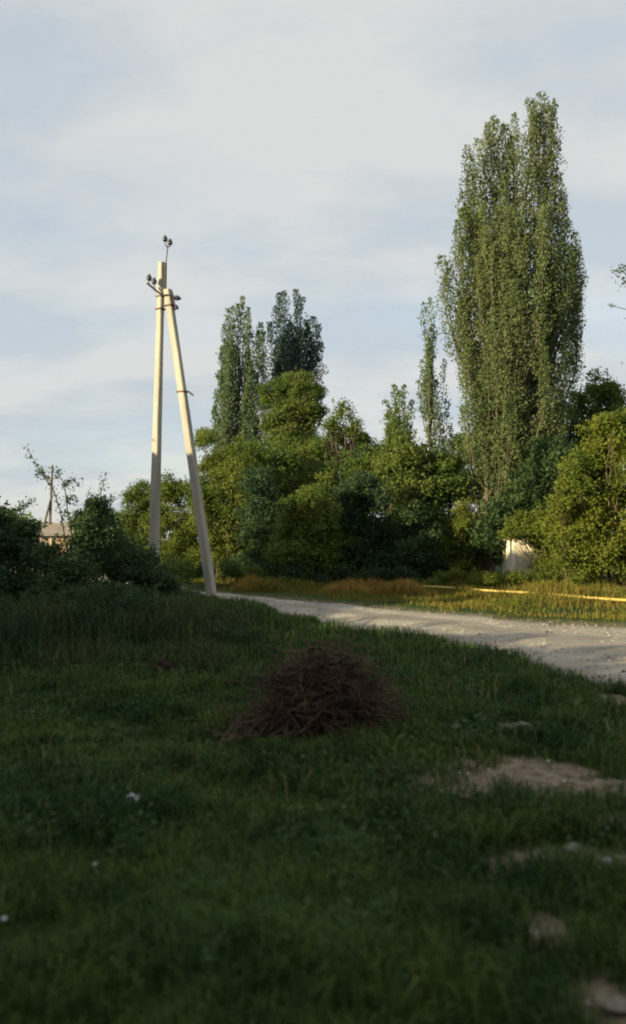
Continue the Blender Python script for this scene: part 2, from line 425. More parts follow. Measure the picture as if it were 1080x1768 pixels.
# broad-leaved weeds growing in the foreground turf
cx, cy = scatter(520, 2.4, 13.0)
P = []; A = []
for x0, y0 in zip(cx, cy):
    if vnoise(np.array([x0]), np.array([y0]), 0.9, 13)[0] < 0.45: continue
    kk = rng.integers(14, 40); rr_ = rng.uniform(0.05, 0.2)
    q = rng.normal(size=(kk, 3))*[rr_, rr_, 0.02]; q[:, 2] = np.abs(q[:, 2])*2+rng.uniform(0.02, 0.12, kk)
    P.append(q+[x0, y0, 0]); A.append(q*[1, 1, 0.3])
P = np.concatenate(P); A = unit(np.concatenate(A)); ok = (distroad(P[:, 0], P[:, 1]) > 0.05) & (bare(P[:, 0], P[:, 1]) < 0.5); P = P[ok]; A = A[ok]
P[:, 2] += ground_z(P[:, 0], P[:, 1])
me = leaves_mesh('weeds', P, 0.042, axis=A, outward=np.tile([0, 0, 1.2], (len(P), 1)), aspect=0.6)
link('weeds', me, M['weedleaf'], kind='stuff', label='broad leaved low weeds scattered through the foreground grass', category='weeds')

# far verge grass
xs = rng.uniform(-9, 15, 110000); ys = rng.uniform(12, 34, 110000)
dd = distroad(xs, ys); sF = np.argsort(FEd[:, 0])
ok = (dd > 0.02) & (ys > np.interp(xs, FEd[sF, 0], FEd[sF, 1])); xs, ys, dd = xs[ok], ys[ok], dd[ok]
k = vnoise(xs, ys, 0.8, 21); ok = (k > rng.uniform(0.0, 0.4, len(xs))) & (dd > rng.uniform(0.0, 1.7, len(xs))); xs, ys, dd, k = xs[ok], ys[ok], dd[ok], k[ok]
blades('verge_grass', seat(xs, ys), 0.06+0.12*k+0.10*np.clip((dd-1)/3, 0, 1), 0.018, M['vergegrass'], lean=0.5, kind='stuff',
       label='short yellowing grass on the far side of the road', category='grass')

# pebbles
ico = bmesh.new(); bmesh.ops.create_icosphere(ico, subdivisions=1, radius=1)
IV = np.array([v.co[:] for v in ico.verts]); IF = np.array([[v.index for v in f.verts] for f in ico.faces]); ico.free()
def pebbles(name, P, s, m, **props):
    n = len(P)
    V = IV[None]*(s*rng.uniform(0.5, 1.5, n))[:, None, None]*rng.uniform(0.6, 1.2, (n, 1, 3))*[1, 1, 0.6]
    V = V*(1+rng.normal(size=(n, len(IV), 1))*0.12)+P[:, None, :]
    Fc = (IF[None]+(np.arange(n)*len(IV))[:, None, None]).reshape(-1)
    me = np_mesh(name, V.reshape(-1, 3), Fc, 3, np.repeat(rng.uniform(0, 1, n), len(IF)))
    return link(name, me, m, **props)
M['stone'] = mat('pale_stone', (0.20, 0.175, 0.14), (0.38, 0.34, 0.28), scale=8, tint=0.35, bump=0.4, rough=0.95)
M['whitestone'] = mat('chalky_stone', (0.30, 0.30, 0.28), (0.48, 0.48, 0.46), scale=12, bump=0.4, rough=0.9)
tt = rng.uniform(0, 1, 1500); si = rng.integers(60, 240, 1500)
P2 = NEd[si]*(1-tt[:, None])+FEd[si]*tt[:, None]+rng.normal(size=(1500, 2))*0.15
pebbles('gravel', np.column_stack([P2, np.full(1500, 0.045)]), 0.016, M['stone'], kind='stuff', label='loose small stones lying on the dusty road', category='gravel')
xs, ys = scatter(9000, 2.5, 13); ok = (bare(xs, ys) > 0.35) & (distroad(xs, ys) > 0); xs, ys = xs[ok], ys[ok]
pebbles('rubble', np.column_stack([xs, ys, ground_z(xs, ys)+0.003]), 0.014, M['stone'], kind='stuff', label='small stones and clods on the bare dirt patches', category='rubble')

def rock(px, py, wpx, label, m, name='stone', cat='stone', flat=0.55, seed=1):
    g = gnd(px, py); r = np.random.default_rng(seed); s = wpx/2/F*g[1]
    bm = bmesh.new(); bmesh.ops.create_icosphere(bm, subdivisions=3, radius=1)
    ph = r.uniform(0, 6, 6)
    for v in bm.verts:
        c = v.co
        k_ = 1+0.22*math.sin(2.1*c.x+ph[0])*math.cos(1.7*c.y+ph[1])+0.14*math.sin(5*c.z+3*c.x+ph[2])+r.normal()*0.035
        v.co = Vector((c.x*k_*s, c.y*k_*s*0.8, max(c.z, -0.4)*k_*s*flat))
    o = bm_obj(name, bm, m); z = float(ground_z([g[0]], [g[1]])[0])
    o.location = (g[0], g[1], z+s*flat*0.35+0.02); o['label'] = label; o['category'] = cat
    return o
rock(1048, 1487, 22, 'small whitish stone at the right edge below the bare dirt strip', M['whitestone'], seed=2)
rock(902, 1270, 26, 'pale flat stone in the grass midway between dirt strip and road', M['stone'], seed=3, flat=0.4)
rock(930, 1268, 14, 'smaller pale stone just right of the flat stone in the grass', M['stone'], seed=4)
rock(786, 1272, 16, 'greyish stone in the grass right of the brush pile', M['stone'], seed=5)
rock(985, 1462, 30, 'tan stone half sunk in bare dirt near the right edge', M['stone'], seed=6, flat=0.5)
rock(1062, 1712, 60, 'grey stone in the bottom right corner of the grass', M['stone'], seed=8, flat=0.3)
M['clod'] = mat('dark_reddish_clod', (0.022, 0.012, 0.008), (0.045, 0.024, 0.015), scale=9, bump=0.8, rough=1)
rock(281, 1166, 30, 'dark reddish brown clod of earth left of the brush pile', M['clod'], name='earth_clod', cat='clod', flat=0.9, seed=9)
# scraps of white litter
M['paper'] = mat('white_scrap', (0.38, 0.42, 0.40), (0.55, 0.57, 0.55), scale=20, rough=0.8)
def scrap(px, py, wpx, label, seed):
    g = gnd(px, py); r = np.random.default_rng(seed); s = wpx/2/F*g[1]
    bm = bmesh.new(); bmesh.ops.create_grid(bm, x_segments=4, y_segments=4, size=s)
    for v in bm.verts:
        v.co.z = r.uniform(0, 1)*s*0.9; v.co.x += r.normal()*s*0.15; v.co.y += r.normal()*s*0.15
    e = bmesh.ops.extrude_face_region(bm, geom=list(bm.faces))
    for v in [q for q in e['geom'] if isinstance(q, bmesh.types.BMVert)]: v.co.z += 0.002
    o = bm_obj('paper_scrap', bm, M['paper']); o.location = (g[0], g[1], float(ground_z([g[0]], [g[1]])[0])+0.06)
    o['label'] = label; o['category'] = 'litter'
scrap(230, 1408, 22, 'crumpled pale scrap of litter in the grass below the brush pile', 1)
scrap(166, 1513, 9, 'tiny white scrap of litter in the grass at lower left', 2)
scrap(8, 1619, 9, 'tiny white scrap of litter at the left edge of the grass', 3)

# ------------------------------------------------------------------ trees
def lobe_cloud(C, R, leaf, dens=1.0, r=None, clump=0.30, squash=0.85, sprays=0.0):
    """leaf points gathered in clumps over the shells of several lobes; returns points, outward directions, tints"""
    r = r or rng; PP = []; OO = []; TT = []
    for c, rad in zip(C, R):
        ncl = max(5, int(5.5*dens*(rad/clump)**2))
        d = unit(r.normal(size=(ncl, 3))); d[:, 2] = np.where(d[:, 2] < -0.5, -d[:, 2], d[:, 2])
        rr = rad*r.uniform(0.55, 1.06, ncl)
        cc_ = c+d*rr[:, None]*[1, 1, squash]
        cs = clump*r.uniform(0.5, 1.35, ncl)
        npl = np.maximum(6, (46*dens*(clump/0.30)**2*(0.08/leaf)**1.6*r.uniform(0.6, 1.3, ncl))).astype(int)
        idx = np.repeat(np.arange(ncl), npl); m = len(idx)
        g = r.normal(size=(m, 3)); g = g/np.maximum(1, np.linalg.norm(g, axis=1, keepdims=True)/1.7)
        p = cc_[idx]+g*cs[idx][:, None]*[0.55, 0.55, 0.42]
        PP.append(p); OO.append(unit(d[idx]*0.8+g*0.5+[0, 0, 0.5])); TT.append(np.clip(r.uniform(0, 1, ncl)[idx]*0.55+r.uniform(0, 0.45, m), 0, 1))
    return np.concatenate(PP), np.concatenate(OO), np.concatenate(TT)

def broad_tree(name, label, cat, Y, lobes, m, leaf=0.085, dens=1.0, seed=1, group=None, base=None, trunk_r=0.14, clump=0.30, depth=0.8, stems=1, sprays=26, bark=None, pull=0.25):
    """lobes: (px, py, radius in px) of the crown as seen at depth Y"""
    r = np.random.default_rng(seed); C = []; R = []
    for (px, py, rp) in lobes:
        rad = rp/F*Y; c = at(px, py, Y+r.uniform(-depth, depth)); C.append(c); R.append(rad)
        for q in range(2):                      # companions in depth so the crown is as deep as it is wide
            C.append(c+np.array([r.normal()*0.3*rad, (0.75 if q else -0.6)*rad*r.uniform(0.7, 1.3)+r.normal()*0.2, r.normal()*0.25*rad])); R.append(rad*r.uniform(0.6, 0.9))
    C = np.array(C); R = np.array(R)
    np_ = len(C); sat = r.integers(0, np_, int(np_*2.2)); dv = unit(r.normal(size=(len(sat), 3))+[0, 0, 0.25]); sf = r.uniform(0.25, 0.55, len(sat))
    CS = C[sat]+dv*R[sat][:, None]*r.uniform(0.75, 1.3, (len(sat), 1)); RS = R[sat]*sf
    bx = C[:, 0].mean() if base is None else at(base, 1000, Y)[0]
    rt = root(name, (bx, Y, 0), label, cat, group)
    # trunk and limbs
    paths = []; zc_ = C[:, 2].mean(); crown_lo = max(0.4, (C[:, 2]-R).min())
    if stems > 1:                               # a bush: many thin stems from the ground into its lobes
        for j in range(0, len(C), 3):
            f = np.array([C[j][0]+(bx-C[j][0])*pull+r.normal()*0.1, C[j][1]+(Y-C[j][1])*0.25, -0.05]); hgt = C[j][2]
            if hgt < 0.35: continue
            st = bend(f, C[j]+[0, 0, R[j]*0.4], 6, 0.05, r); w0 = min(trunk_r, 0.02+0.012*hgt)*0.6
            pp = [(st, np.linspace(w0, 0.005, 6))]
            for q in (1, 2):
                i0 = 1+q; pp.append((bend(st[i0], C[j+q], 4, 0.08, r), np.linspace(w0*0.55, 0.004, 4)))
            link('stem', tube_mesh('stem', pp, 5), bark or M['bark'], rt)
    else:
        b0 = np.array([bx, Y, -0.05])
        tp = np.array([bx+r.normal()*0.2, Y+r.normal()*0.2, max(crown_lo+0.3, zc_)])
        tr = bend(b0, tp, 7, 0.06, r); paths.append((tr, np.linspace(trunk_r, trunk_r*0.45, 7)*r.uniform(0.8, 1.1)))
        for j in range(len(C)):
            i0 = r.integers(2, 6); q = bend(tr[i0], C[j]+[0, 0, R[j]*0.3], 5, 0.12, r)
            paths.append((q, np.linspace(trunk_r*0.36, 0.01, 5)))
            for _ in range(3):
                e = C[j]+unit(r.normal(size=3))*R[j]*r.uniform(0.7, 1.1)
                paths.append((bend(q[r.integers(2, 4)], e, 4, 0.12, r), np.linspace(trunk_r*0.14+0.005, 0.005, 4)))
    if paths: link('trunk', tube_mesh('trunk', paths), bark or M['bark'], rt)
    P, O, T = lobe_cloud(np.vstack([C, CS]), np.concatenate([R, RS]), leaf, dens*0.98, r, clump)
    # stray sprays that break the outline
    if sprays:
        for _ in range(int(sprays*len(lobes)/3)):
            j = r.integers(0, len(C)); d = unit(r.normal(size=3)*[1, 1, 0.7]+[0, 0, 1.2]); s0 = C[j]+d*R[j]*0.75; ln = R[j]*r.uniform(0.35, 1.0)+0.1
            k_ = int(26*(0.08/leaf)**1.3); t_ = r.uniform(0, 1, k_)[:, None]
            P = np.concatenate([P, s0+d*t_*ln+r.normal(size=(k_, 3))*0.07*(1.2-t_)]); O = np.concatenate([O, np.tile(d, (k_, 1))]); T = np.concatenate([T, r.uniform(0.2, 0.9, k_)])
    keep = P[:, 2] > 0.03
    me = leaves_mesh('crown', P[keep], leaf, outward=O[keep]*0.9, tint=T[keep], r=r, aspect=0.62)
    link('crown', me, m, rt)
    return rt

def plume_points(base, top, rad, n, r):
    """leaf points of one upright plume of a poplar"""
    t = r.beta(1.25, 0.95, n)
    lump = 1+0.28*np.sin(t*r.uniform(14, 24)+r.uniform(0, 6))
    prof = np.sin(np.pi*np.clip(t*0.86+0.06, 0, 1))**0.42*(1-0.25*t)*lump
    side = unit(np.column_stack([r.normal(size=(n, 2)), np.zeros(n)])); rr = rad*prof*np.sqrt(r.uniform(0.1, 1, n))*r.uniform(0.7, 1.2, n)
    wv = np.sin(t*9+r.uniform(0, 6))*rad*0.15
    P = base+(top-base)*t[:, None]+side*rr[:, None]
    P[:, 0] += wv
    return P, side

def poplar(label, Y, env, tips, m, trunk_px, nplume, rad=0.34, plen=(2.2, 4.6), leaf=0.075, perp=330, seed=1, group=None, z0=None, trunk_r=0.3, zb=1.0, lean_in=0.16, zfrac=0.86):
    """env: (py, left px, right px) outline of the crown; tips: (px, py) of the plume points that stand out on the skyline"""
    r = np.random.default_rng(seed)
    E_ = np.array([[at(0, py, Y)[2], at(a_, py, Y)[0], at(b_, py, Y)[0]] for py, a_, b_ in env]); E_ = E_[np.argsort(E_[:, 0])]
    def span(z): return np.interp(z, E_[:, 0], E_[:, 1]), np.interp(z, E_[:, 0], E_[:, 2])
    xt = at(trunk_px, 900, Y)[0]; rt = root('poplar_tree', (xt, Y, 0), label, 'poplar', group)
    zlo, zhi = E_[0, 0], E_[-1, 0]; PP = []; OO = []; TT = []; paths = []
    ztr = zlo+(zhi-zlo)*0.72; a_, b_ = span(ztr); tr = bend((xt, Y, -0.05), ((a_+b_)/2, Y, ztr), 9, 0.012, r); paths.append((tr, np.linspace(trunk_r, trunk_r*0.2, 9)))
    def plume(top, L, R_):
        a_, b_ = span(max(zlo, top[2]-L)); xc = (a_+b_)/2
        base = np.array([top[0]+(xc-top[0])*lean_in*r.uniform(0.2, 1), Y+(top[1]-Y)*(1-lean_in*0.6), top[2]-L])
        n = int(perp*L/3.4*(R_/rad)); p, s = plume_points(base, top, R_, n, r)
        PP.append(p); OO.append(unit(s+[0, 0, 0.25])); TT.append(np.clip(r.uniform(0, .7)+r.uniform(0, .3, n), 0, 1))
        tz = min(max(base[2]-1.5, 0.6), ztr-0.2); tx = np.interp(tz, tr[:, 2], tr[:, 0]); ty = np.interp(tz, tr[:, 2], tr[:, 1])
        paths.append((np.array([[tx, ty, tz], base+(np.array([tx, ty, tz])-base)*0.3, base+(top-base)*0.4, top-[0, 0, 0.2]]), np.array([0.05, 0.032, 0.018, 0.006])*(trunk_r/0.3)**.5))
    for px, py in tips:
        plume(at(px, py, Y+r.uniform(-0.5, 0.5)), r.uniform(*plen)*1.25, rad*r.uniform(0.8, 1.1))
    for i in range(nplume):
        z = zlo+(zhi-zlo)*r.uniform(0.06, 1)**1.15*zfrac; a_, b_ = span(z); hw = (b_-a_)/2; R_ = min(rad*r.uniform(0.7, 1.3), max(hw*0.9, 0.12))
        th = r.uniform(0, 2*math.pi); q = r.uniform(0.25, 1)**0.5; h2 = max(hw-R_*0.75, 0.0)
        plume(np.array([(a_+b_)/2+h2*q*math.cos(th), Y+h2*q*math.sin(th)*0.9, z]), min(r.uniform(*plen), z-zb), R_)
    link('trunk', tube_mesh('trunk', paths), M['poplarbark'], rt)
    P = np.concatenate(PP); k_ = P[:, 2] > zb*0.5
    ax = np.tile([0, 0, 0.6], (len(P), 1))+np.concatenate(OO)*0.6
    me = leaves_mesh('crown', P[k_], leaf, axis=ax[k_], outward=np.concatenate(OO)[k_]*0.9, tint=np.concatenate(TT)[k_], r=r, aspect=0.75)
    link('crown', me, m, rt)
    return rt
M['poplarbark'] = mat('poplar_bark', (0.075, 0.065, 0.045), (0.15, 0.125, 0.085), scale=5, bump=0.8, warp=(1, 1, 0.2))
M['poplar'] = leafmat('poplar_leaf', (0.105, 0.150, 0.055), (0.145, 0.180, 0.070), 0.5, tint=0.16)
M['poplarfar'] = leafmat('far_poplar_leaf', (0.105, 0.160, 0.080), (0.140, 0.190, 0.095), 0.4)
M['poplarhaze'] = leafmat('hazed_poplar_leaf', (0.060, 0.105, 0.095), (0.085, 0.130, 0.105), 0.4)  # bluish tint puts distance haze into the leaf colour
M['olive'] = leafmat('olive_leaf', (0.085, 0.135, 0.022), (0.145, 0.180, 0.032), 0.7)
M['bright'] = leafmat('bright_olive_leaf', (0.088, 0.130, 0.018), (0.160, 0.185, 0.026), 0.8)
M['green'] = leafmat('green_leaf', (0.078, 0.128, 0.026), (0.130, 0.170, 0.036), 0.7)
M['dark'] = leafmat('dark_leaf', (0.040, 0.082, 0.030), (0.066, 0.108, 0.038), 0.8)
M['shadetone'] = leafmat('shade_toned_leaf', (0.036, 0.076, 0.034), (0.058, 0.100, 0.038), 0.8)  # shade of the hedgerow's dark patches put into the leaf colour
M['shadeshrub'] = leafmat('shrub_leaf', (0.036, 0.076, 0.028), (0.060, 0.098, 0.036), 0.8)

poplar('very tall broad poplar with many upright plumes towering right of centre', 34.0,
       [(165, 926, 950), (200, 905, 962), (240, 828, 964), (300, 802, 966), (350, 792, 972), (400, 786, 985), (440, 778, 1000), (500, 770, 1003),
        (560, 768, 1000), (620, 770, 996), (680, 775, 988), (740, 795, 975), (800, 828, 960), (870, 845, 945)],
       [(914, 170), (932, 160), (950, 172), (957, 182), (942, 190), (850, 200), (838, 212), (885, 196), (866, 214), (803, 250), (812, 268), (900, 230), (922, 200),
        (963, 300), (970, 330), (992, 400), (1000, 432), (985, 420), (1003, 470), (760, 440), (768, 470), (776, 450), (790, 380), (826, 240), (876, 240), (890, 260), (858, 206), (872, 215), (846, 230), (920, 175), (926, 200), (938, 180), (952, 215), (808, 300), (798, 330), (818, 290), (835, 270), (860, 270), (884, 235), (940, 260), (958, 290), (968, 350), (976, 380), (990, 440), (830, 330), (850, 320), (870, 300), (945, 330), (930, 300), (908, 290), (792, 360), (788, 420), (998, 500)],
       M['poplar'], 834, 300, rad=0.40, plen=(1.8, 4.2), leaf=0.086, perp=600, seed=11, trunk_r=0.42, zfrac=0.74)
poplar('slender poplar with wispy gaps standing just left of the very tall poplar', 36.0,
       [(512, 738, 744), (545, 726, 756), (570, 730, 758), (600, 730, 748), (640, 722, 758), (700, 726, 770), (760, 728, 785), (820, 730, 780)],
       [(742, 514), (730, 522), (738, 582), (728, 620), (722, 655), (748, 640), (770, 690), (778, 735), (765, 440+180)],
       M['poplarfar'], 748, 34, rad=0.27, plen=(1.0, 2.2), leaf=0.09, perp=330, seed=12, trunk_r=0.14, zb=2.0)
poplar('left one of the two distant poplars, grey green and split into columns', 60.0,
       [(515, 408, 430), (545, 386, 436), (600, 378, 444), (660, 374, 456), (700, 368, 460), (760, 362, 458), (830, 368, 450)],
       [(420, 512), (412, 524), (394, 532), (402, 528), (428, 530), (388, 560), (450, 556), (446, 570), (454, 572), (374, 672), (380, 640), (440, 640), (456, 610), (384, 600), (400, 560), (432, 560), (372, 700), (456, 670)],
       M['poplarfar'], 415, 80, rad=0.45, plen=(2.5, 5), leaf=0.14, perp=360, seed=13, group='distant poplars', trunk_r=0.35, zfrac=0.78)
poplar('right one of the two distant poplars, darker green with a bluish haze tint', 63.0,
       [(502, 478, 518), (540, 470, 545), (570, 464, 552), (620, 462, 552), (660, 466, 550), (720, 474, 545), (780, 480, 538), (840, 484, 530)],
       [(483, 506), (492, 502), (512, 500), (520, 512), (476, 530), (468, 556), (540, 546), (548, 560), (530, 552), (552, 590)],
       M['poplarhaze'], 508, 120, rad=0.55, plen=(3, 6), leaf=0.15, perp=400, seed=14, group='distant poplars', trunk_r=0.35, zfrac=0.84)
poplar('short young poplar rising behind the middle of the hedgerow', 48.0,
       [(662, 682, 698), (690, 664, 712), (730, 655, 722), (790, 652, 726), (860, 656, 720)],
       [(680, 664), (696, 664), (688, 674), (668, 690), (708, 690)],
       M['green'], 690, 50, rad=0.4, plen=(1.5, 3), leaf=0.12, perp=330, seed=15, trunk_r=0.2)

broad_tree('broadleaf_tree', 'light olive tree standing in front of the bluish poplar', 'tree', 48,
           [(505, 668, 26), (480, 680, 20), (530, 676, 22), (490, 712, 30), (525, 712, 26), (505, 755, 34), (478, 770, 22), (545, 775, 26), (520, 830, 34), (552, 715, 12), (466, 735, 12), (462, 690, 8), (548, 680, 9)], M['green'], dens=0.9, leaf=0.11, seed=21, clump=0.42, trunk_r=0.22, depth=0.9)
broad_tree('broadleaf_tree', 'sparse tree with sky showing through, between young poplar and olive tree', 'tree', 42,
           [(590, 722, 17), (568, 738, 12), (612, 745, 13), (585, 762, 20), (612, 775, 16), (560, 782, 18), (600, 805, 22), (630, 762, 10), (638, 800, 14), (556, 830, 26), (600, 850, 30)], M['green'], leaf=0.11, dens=0.72, seed=22, clump=0.32, sprays=24, trunk_r=0.14, depth=0.7)
broad_tree('walnut_tree', 'dark broad leaved tree just right of the very tall poplar', 'tree', 37,
           [(1028, 680, 24), (1005, 700, 20), (1052, 700, 24), (1000, 735, 26), (1040, 735, 32), (1075, 725, 24), (985, 770, 26), (1015, 790, 34), (1095, 760, 30)], M['olive'], leaf=0.13, seed=23, clump=0.36, sprays=22, trunk_r=0.2)

HG = 'trees and bushes of the hedgerow beyond the road'
def hb(label, Y, lobes, m, seed, dens=1.0, leaf=0.095, stems=3, name='hedgerow_bush', cat='bush', clump=0.32, **k_):
    return broad_tree(name, label, cat, Y, lobes, M[m], leaf=leaf, dens=dens, seed=seed, group=HG, stems=stems, trunk_r=0.07, clump=clump, depth=0.5, **k_)
hb('olive bushy tree directly behind the foot of the leaning strut', 36,
   [(400, 790, 26), (370, 800, 24), (440, 795, 30), (395, 835, 38), (440, 850, 36), (365, 860, 30), (400, 905, 42), (372, 950, 34), (430, 950, 36), (355, 760, 14), (352, 900, 24)], 'olive', 31)
hb('olive green rounded tree seen between the two concrete legs', 39,
   [(285, 850, 26), (320, 860, 26), (345, 870, 24), (305, 895, 36), (335, 925, 36), (275, 900, 26), (310, 965, 36), (345, 975, 26)], 'olive', 32)
hb('green rounded tree left of the upright concrete leg', 41,
   [(250, 850, 20), (232, 868, 22), (262, 872, 24), (222, 900, 26), (252, 915, 32), (215, 945, 28), (255, 960, 30)], 'green', 33)
hb('bush toned dark for shade between the strut tree and the bright bush', 34,
   [(450, 850, 28), (455, 890, 34), (448, 930, 36), (462, 965, 32), (430, 978, 26)], 'shadetone', 34)
hb('bright yellow green bush left of the hedgerow middle', 30.5,
   [(545, 868, 24), (515, 885, 24), (562, 895, 26), (500, 915, 28), (535, 925, 34), (505, 955, 34), (545, 965, 34), (490, 975, 24), (570, 950, 24)], 'olive', 35)
hb('bush toned dark for shade right of the bright yellow green bush', 32,
   [(610, 865, 30), (580, 880, 26), (645, 870, 30), (600, 915, 34), (640, 920, 38), (610, 965, 36), (655, 970, 34), (575, 985, 26), (632, 840, 22)], 'shadetone', 36)
hb('olive green tree behind the dark middle bushes of the hedgerow', 37,
   [(560, 830, 30), (610, 815, 30), (650, 800, 28), (500, 810, 34), (470, 805, 26), (640, 845, 30)], 'green', 37, leaf=0.11)
hb('dark green tree with olive top in the middle of the hedgerow', 34,
   [(700, 790, 34), (740, 800, 34), (672, 815, 26), (775, 805, 28), (700, 850, 42), (745, 860, 40), (710, 910, 44), (755, 920, 36), (700, 965, 38), (745, 970, 34), (790, 850, 26)], 'green', 38, leaf=0.12, name='hedgerow_tree', cat='tree')
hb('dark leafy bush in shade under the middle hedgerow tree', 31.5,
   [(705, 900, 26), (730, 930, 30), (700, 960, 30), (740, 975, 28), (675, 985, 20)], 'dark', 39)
hb('narrow yellow green bush under the left side of the tallest poplar', 32.5,
   [(798, 880, 16), (792, 905, 20), (805, 925, 20), (790, 945, 24), (808, 960, 24), (785, 985, 24), (812, 990, 20)], 'bright', 40, leaf=0.08, clump=0.24)
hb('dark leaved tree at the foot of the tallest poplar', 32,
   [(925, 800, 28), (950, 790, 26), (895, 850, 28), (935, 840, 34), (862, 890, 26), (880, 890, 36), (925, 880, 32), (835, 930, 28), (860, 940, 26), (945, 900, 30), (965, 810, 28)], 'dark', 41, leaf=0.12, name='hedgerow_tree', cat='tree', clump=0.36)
hb('yellow green bush hanging over the top of the whitewashed shed wall', 28.6,
   [(905, 905, 20), (935, 900, 22), (886, 912, 13), (925, 922, 14), (950, 930, 22), (962, 962, 28), (944, 985, 20), (936, 955, 10), (900, 926, 10), (922, 936, 8), (872, 925, 8)], 'bright', 42, leaf=0.075, clump=0.2, dens=0.85, base=962, pull=0.95)
hb('large bright olive bush filling the right edge beyond the road', 26.5,
   [(1060, 760, 34), (1025, 800, 34), (1085, 800, 44), (1000, 840, 34), (1045, 850, 44), (990, 890, 34), (1035, 905, 44), (1085, 890, 46), (985, 940, 32), (1030, 960, 44), (1080, 960, 46), (1000, 990, 30), (1120, 850, 60), (1130, 950, 60), (1080, 742, 18), (1000, 805, 14), (1050, 735, 10), (965, 870, 14), (958, 915, 14)], 'bright', 43, leaf=0.088, sprays=40)
hb('dark green tree behind the large bright bush at the right edge', 32,
   [(975, 850, 34), (965, 900, 30), (1000, 800, 30), (1110, 740, 50)], 'dark', 44)
hb('low yellow green weedy bush in front of the shed wall', 27.0,
   [(885, 1000, 13), (860, 1004, 12), (905, 1006, 14), (925, 1006, 15), (840, 1008, 12), (950, 1005, 18)], 'bright', 45, leaf=0.06, clump=0.16)
hb('low yellow green weedy bush left of the pale pipe end', 27.8,
   [(765, 1005, 12), (790, 1002, 15), (815, 1003, 14), (748, 1012, 9)], 'bright', 46, leaf=0.06, clump=0.16)
hb('dark low bush behind the orange grass', 30,
   [(545, 995, 18), (585, 998, 18), (625, 1000, 18), (665, 1000, 18), (505, 992, 18), (700, 998, 16), (465, 992, 16)], 'shadetone', 47, leaf=0.07, clump=0.2)
hb('low brownish green bush by the road bend behind the strut foot', 29,
   [(350, 992, 14), (320, 992, 16), (300, 985, 16), (390, 985, 14), (415, 992, 14), (445, 995, 12)], 'green', 48, leaf=0.07, clump=0.2)
hb('tall dark green tree filling the hedgerow behind the bright bush', 40,
   [(470, 840, 44), (520, 850, 44), (575, 860, 44), (500, 900, 50), (560, 915, 50), (620, 880, 44), (450, 800, 28), (530, 960, 50), (600, 960, 46), (470, 960, 44)], 'green', 50, leaf=0.13, name='hedgerow_tree', cat='tree', clump=0.42)
hb('tall dark tree filling the hedgerow behind the shed and poplar foot', 40,
   [(680, 850, 44), (740, 850, 44), (800, 850, 44), (850, 870, 44), (700, 920, 50), (770, 930, 50), (840, 940, 50), (660, 970, 44), (900, 940, 50), (950, 900, 50), (800, 790, 26), (640, 820, 30)], 'dark', 57, leaf=0.13, name='hedgerow_tree', cat='tree', clump=0.42)
hb('olive tree standing behind the sparse tree and leaning over it', 43,
   [(560, 790, 26), (620, 800, 26), (660, 790, 26), (480, 800, 26), (530, 800, 30)], 'olive', 58, leaf=0.12, name='hedgerow_tree', cat='tree', clump=0.4)
# a far wood that closes the horizon behind the hedgerow
xs = rng.uniform(-95, 130, 260); C = np.column_stack([xs, 120+rng.normal(size=260)*6, rng.uniform(0.5, 3.2, 260)]); R = rng.uniform(1.8, 3.0, 260)
P, O, T = lobe_cloud(C, R, 0.8, 0.5, rng, 1.0)
link('woodland', leaves_mesh('woodland', P, 0.8, outward=O, tint=T), M['green'], kind='stuff', label='distant low wood closing the horizon', category='wood')

# ------------------------------------------------------------------ shaded shrubs at the left
LG = 'shaded shrubs on the near left side'
def ls(label, Y, lobes, seed, m='shadeshrub', dens=1.0, leaf=0.065, **k_):
    return broad_tree('shrub', label, 'shrub', Y, lobes, M[m], leaf=leaf, dens=dens, seed=seed, group=LG, stems=4, trunk_r=0.02, bark=M['darktwig'], clump=0.22, depth=0.5, **k_)
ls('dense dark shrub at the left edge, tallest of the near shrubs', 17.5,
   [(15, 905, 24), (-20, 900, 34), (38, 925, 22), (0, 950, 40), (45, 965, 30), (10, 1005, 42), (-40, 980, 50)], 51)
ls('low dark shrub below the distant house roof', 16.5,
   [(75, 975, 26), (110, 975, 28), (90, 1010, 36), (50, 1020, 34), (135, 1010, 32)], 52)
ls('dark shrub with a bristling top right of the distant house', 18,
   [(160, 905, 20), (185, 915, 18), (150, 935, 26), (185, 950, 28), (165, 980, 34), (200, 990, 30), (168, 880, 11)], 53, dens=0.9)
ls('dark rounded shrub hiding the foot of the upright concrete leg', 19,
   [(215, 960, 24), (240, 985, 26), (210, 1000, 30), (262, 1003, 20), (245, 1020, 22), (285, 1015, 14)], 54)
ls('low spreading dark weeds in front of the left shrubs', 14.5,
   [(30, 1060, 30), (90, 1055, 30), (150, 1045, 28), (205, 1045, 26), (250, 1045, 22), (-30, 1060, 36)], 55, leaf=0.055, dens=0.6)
def tall_weeds(px0, px1, Y0, Y1, n, h, label, seed):
    xs = rng.uniform(at(px0, 1000, Y0)[0], at(px1, 1000, Y0)[0], n); ys = rng.uniform(Y0, Y1, n)
    k = vnoise(xs, ys, 1.1, seed)*0.6+vnoise(xs, ys, 3.3, seed+1)*0.4
    ok = (k > rng.uniform(0.2, 0.7, n)) & (distroad(xs, ys) > 0.15); xs, ys, k = xs[ok], ys[ok], k[ok]
    e = np.minimum(np.minimum(xs.max()-xs, 1.5), np.minimum(ys-ys.min(), 1.2))
    blades('tall_weeds', seat(xs, ys), h*(0.25+0.9*k)*np.clip(0.35+e*0.6, 0.3, 1), 0.016, M['darkgrass'], lean=0.5, kind='stuff', label=label, category='weeds')
tall_weeds(-150, 385, 10.3, 17.5, 19000, 0.82, 'rough dark waist high weeds in front of the left shrubs', 51)
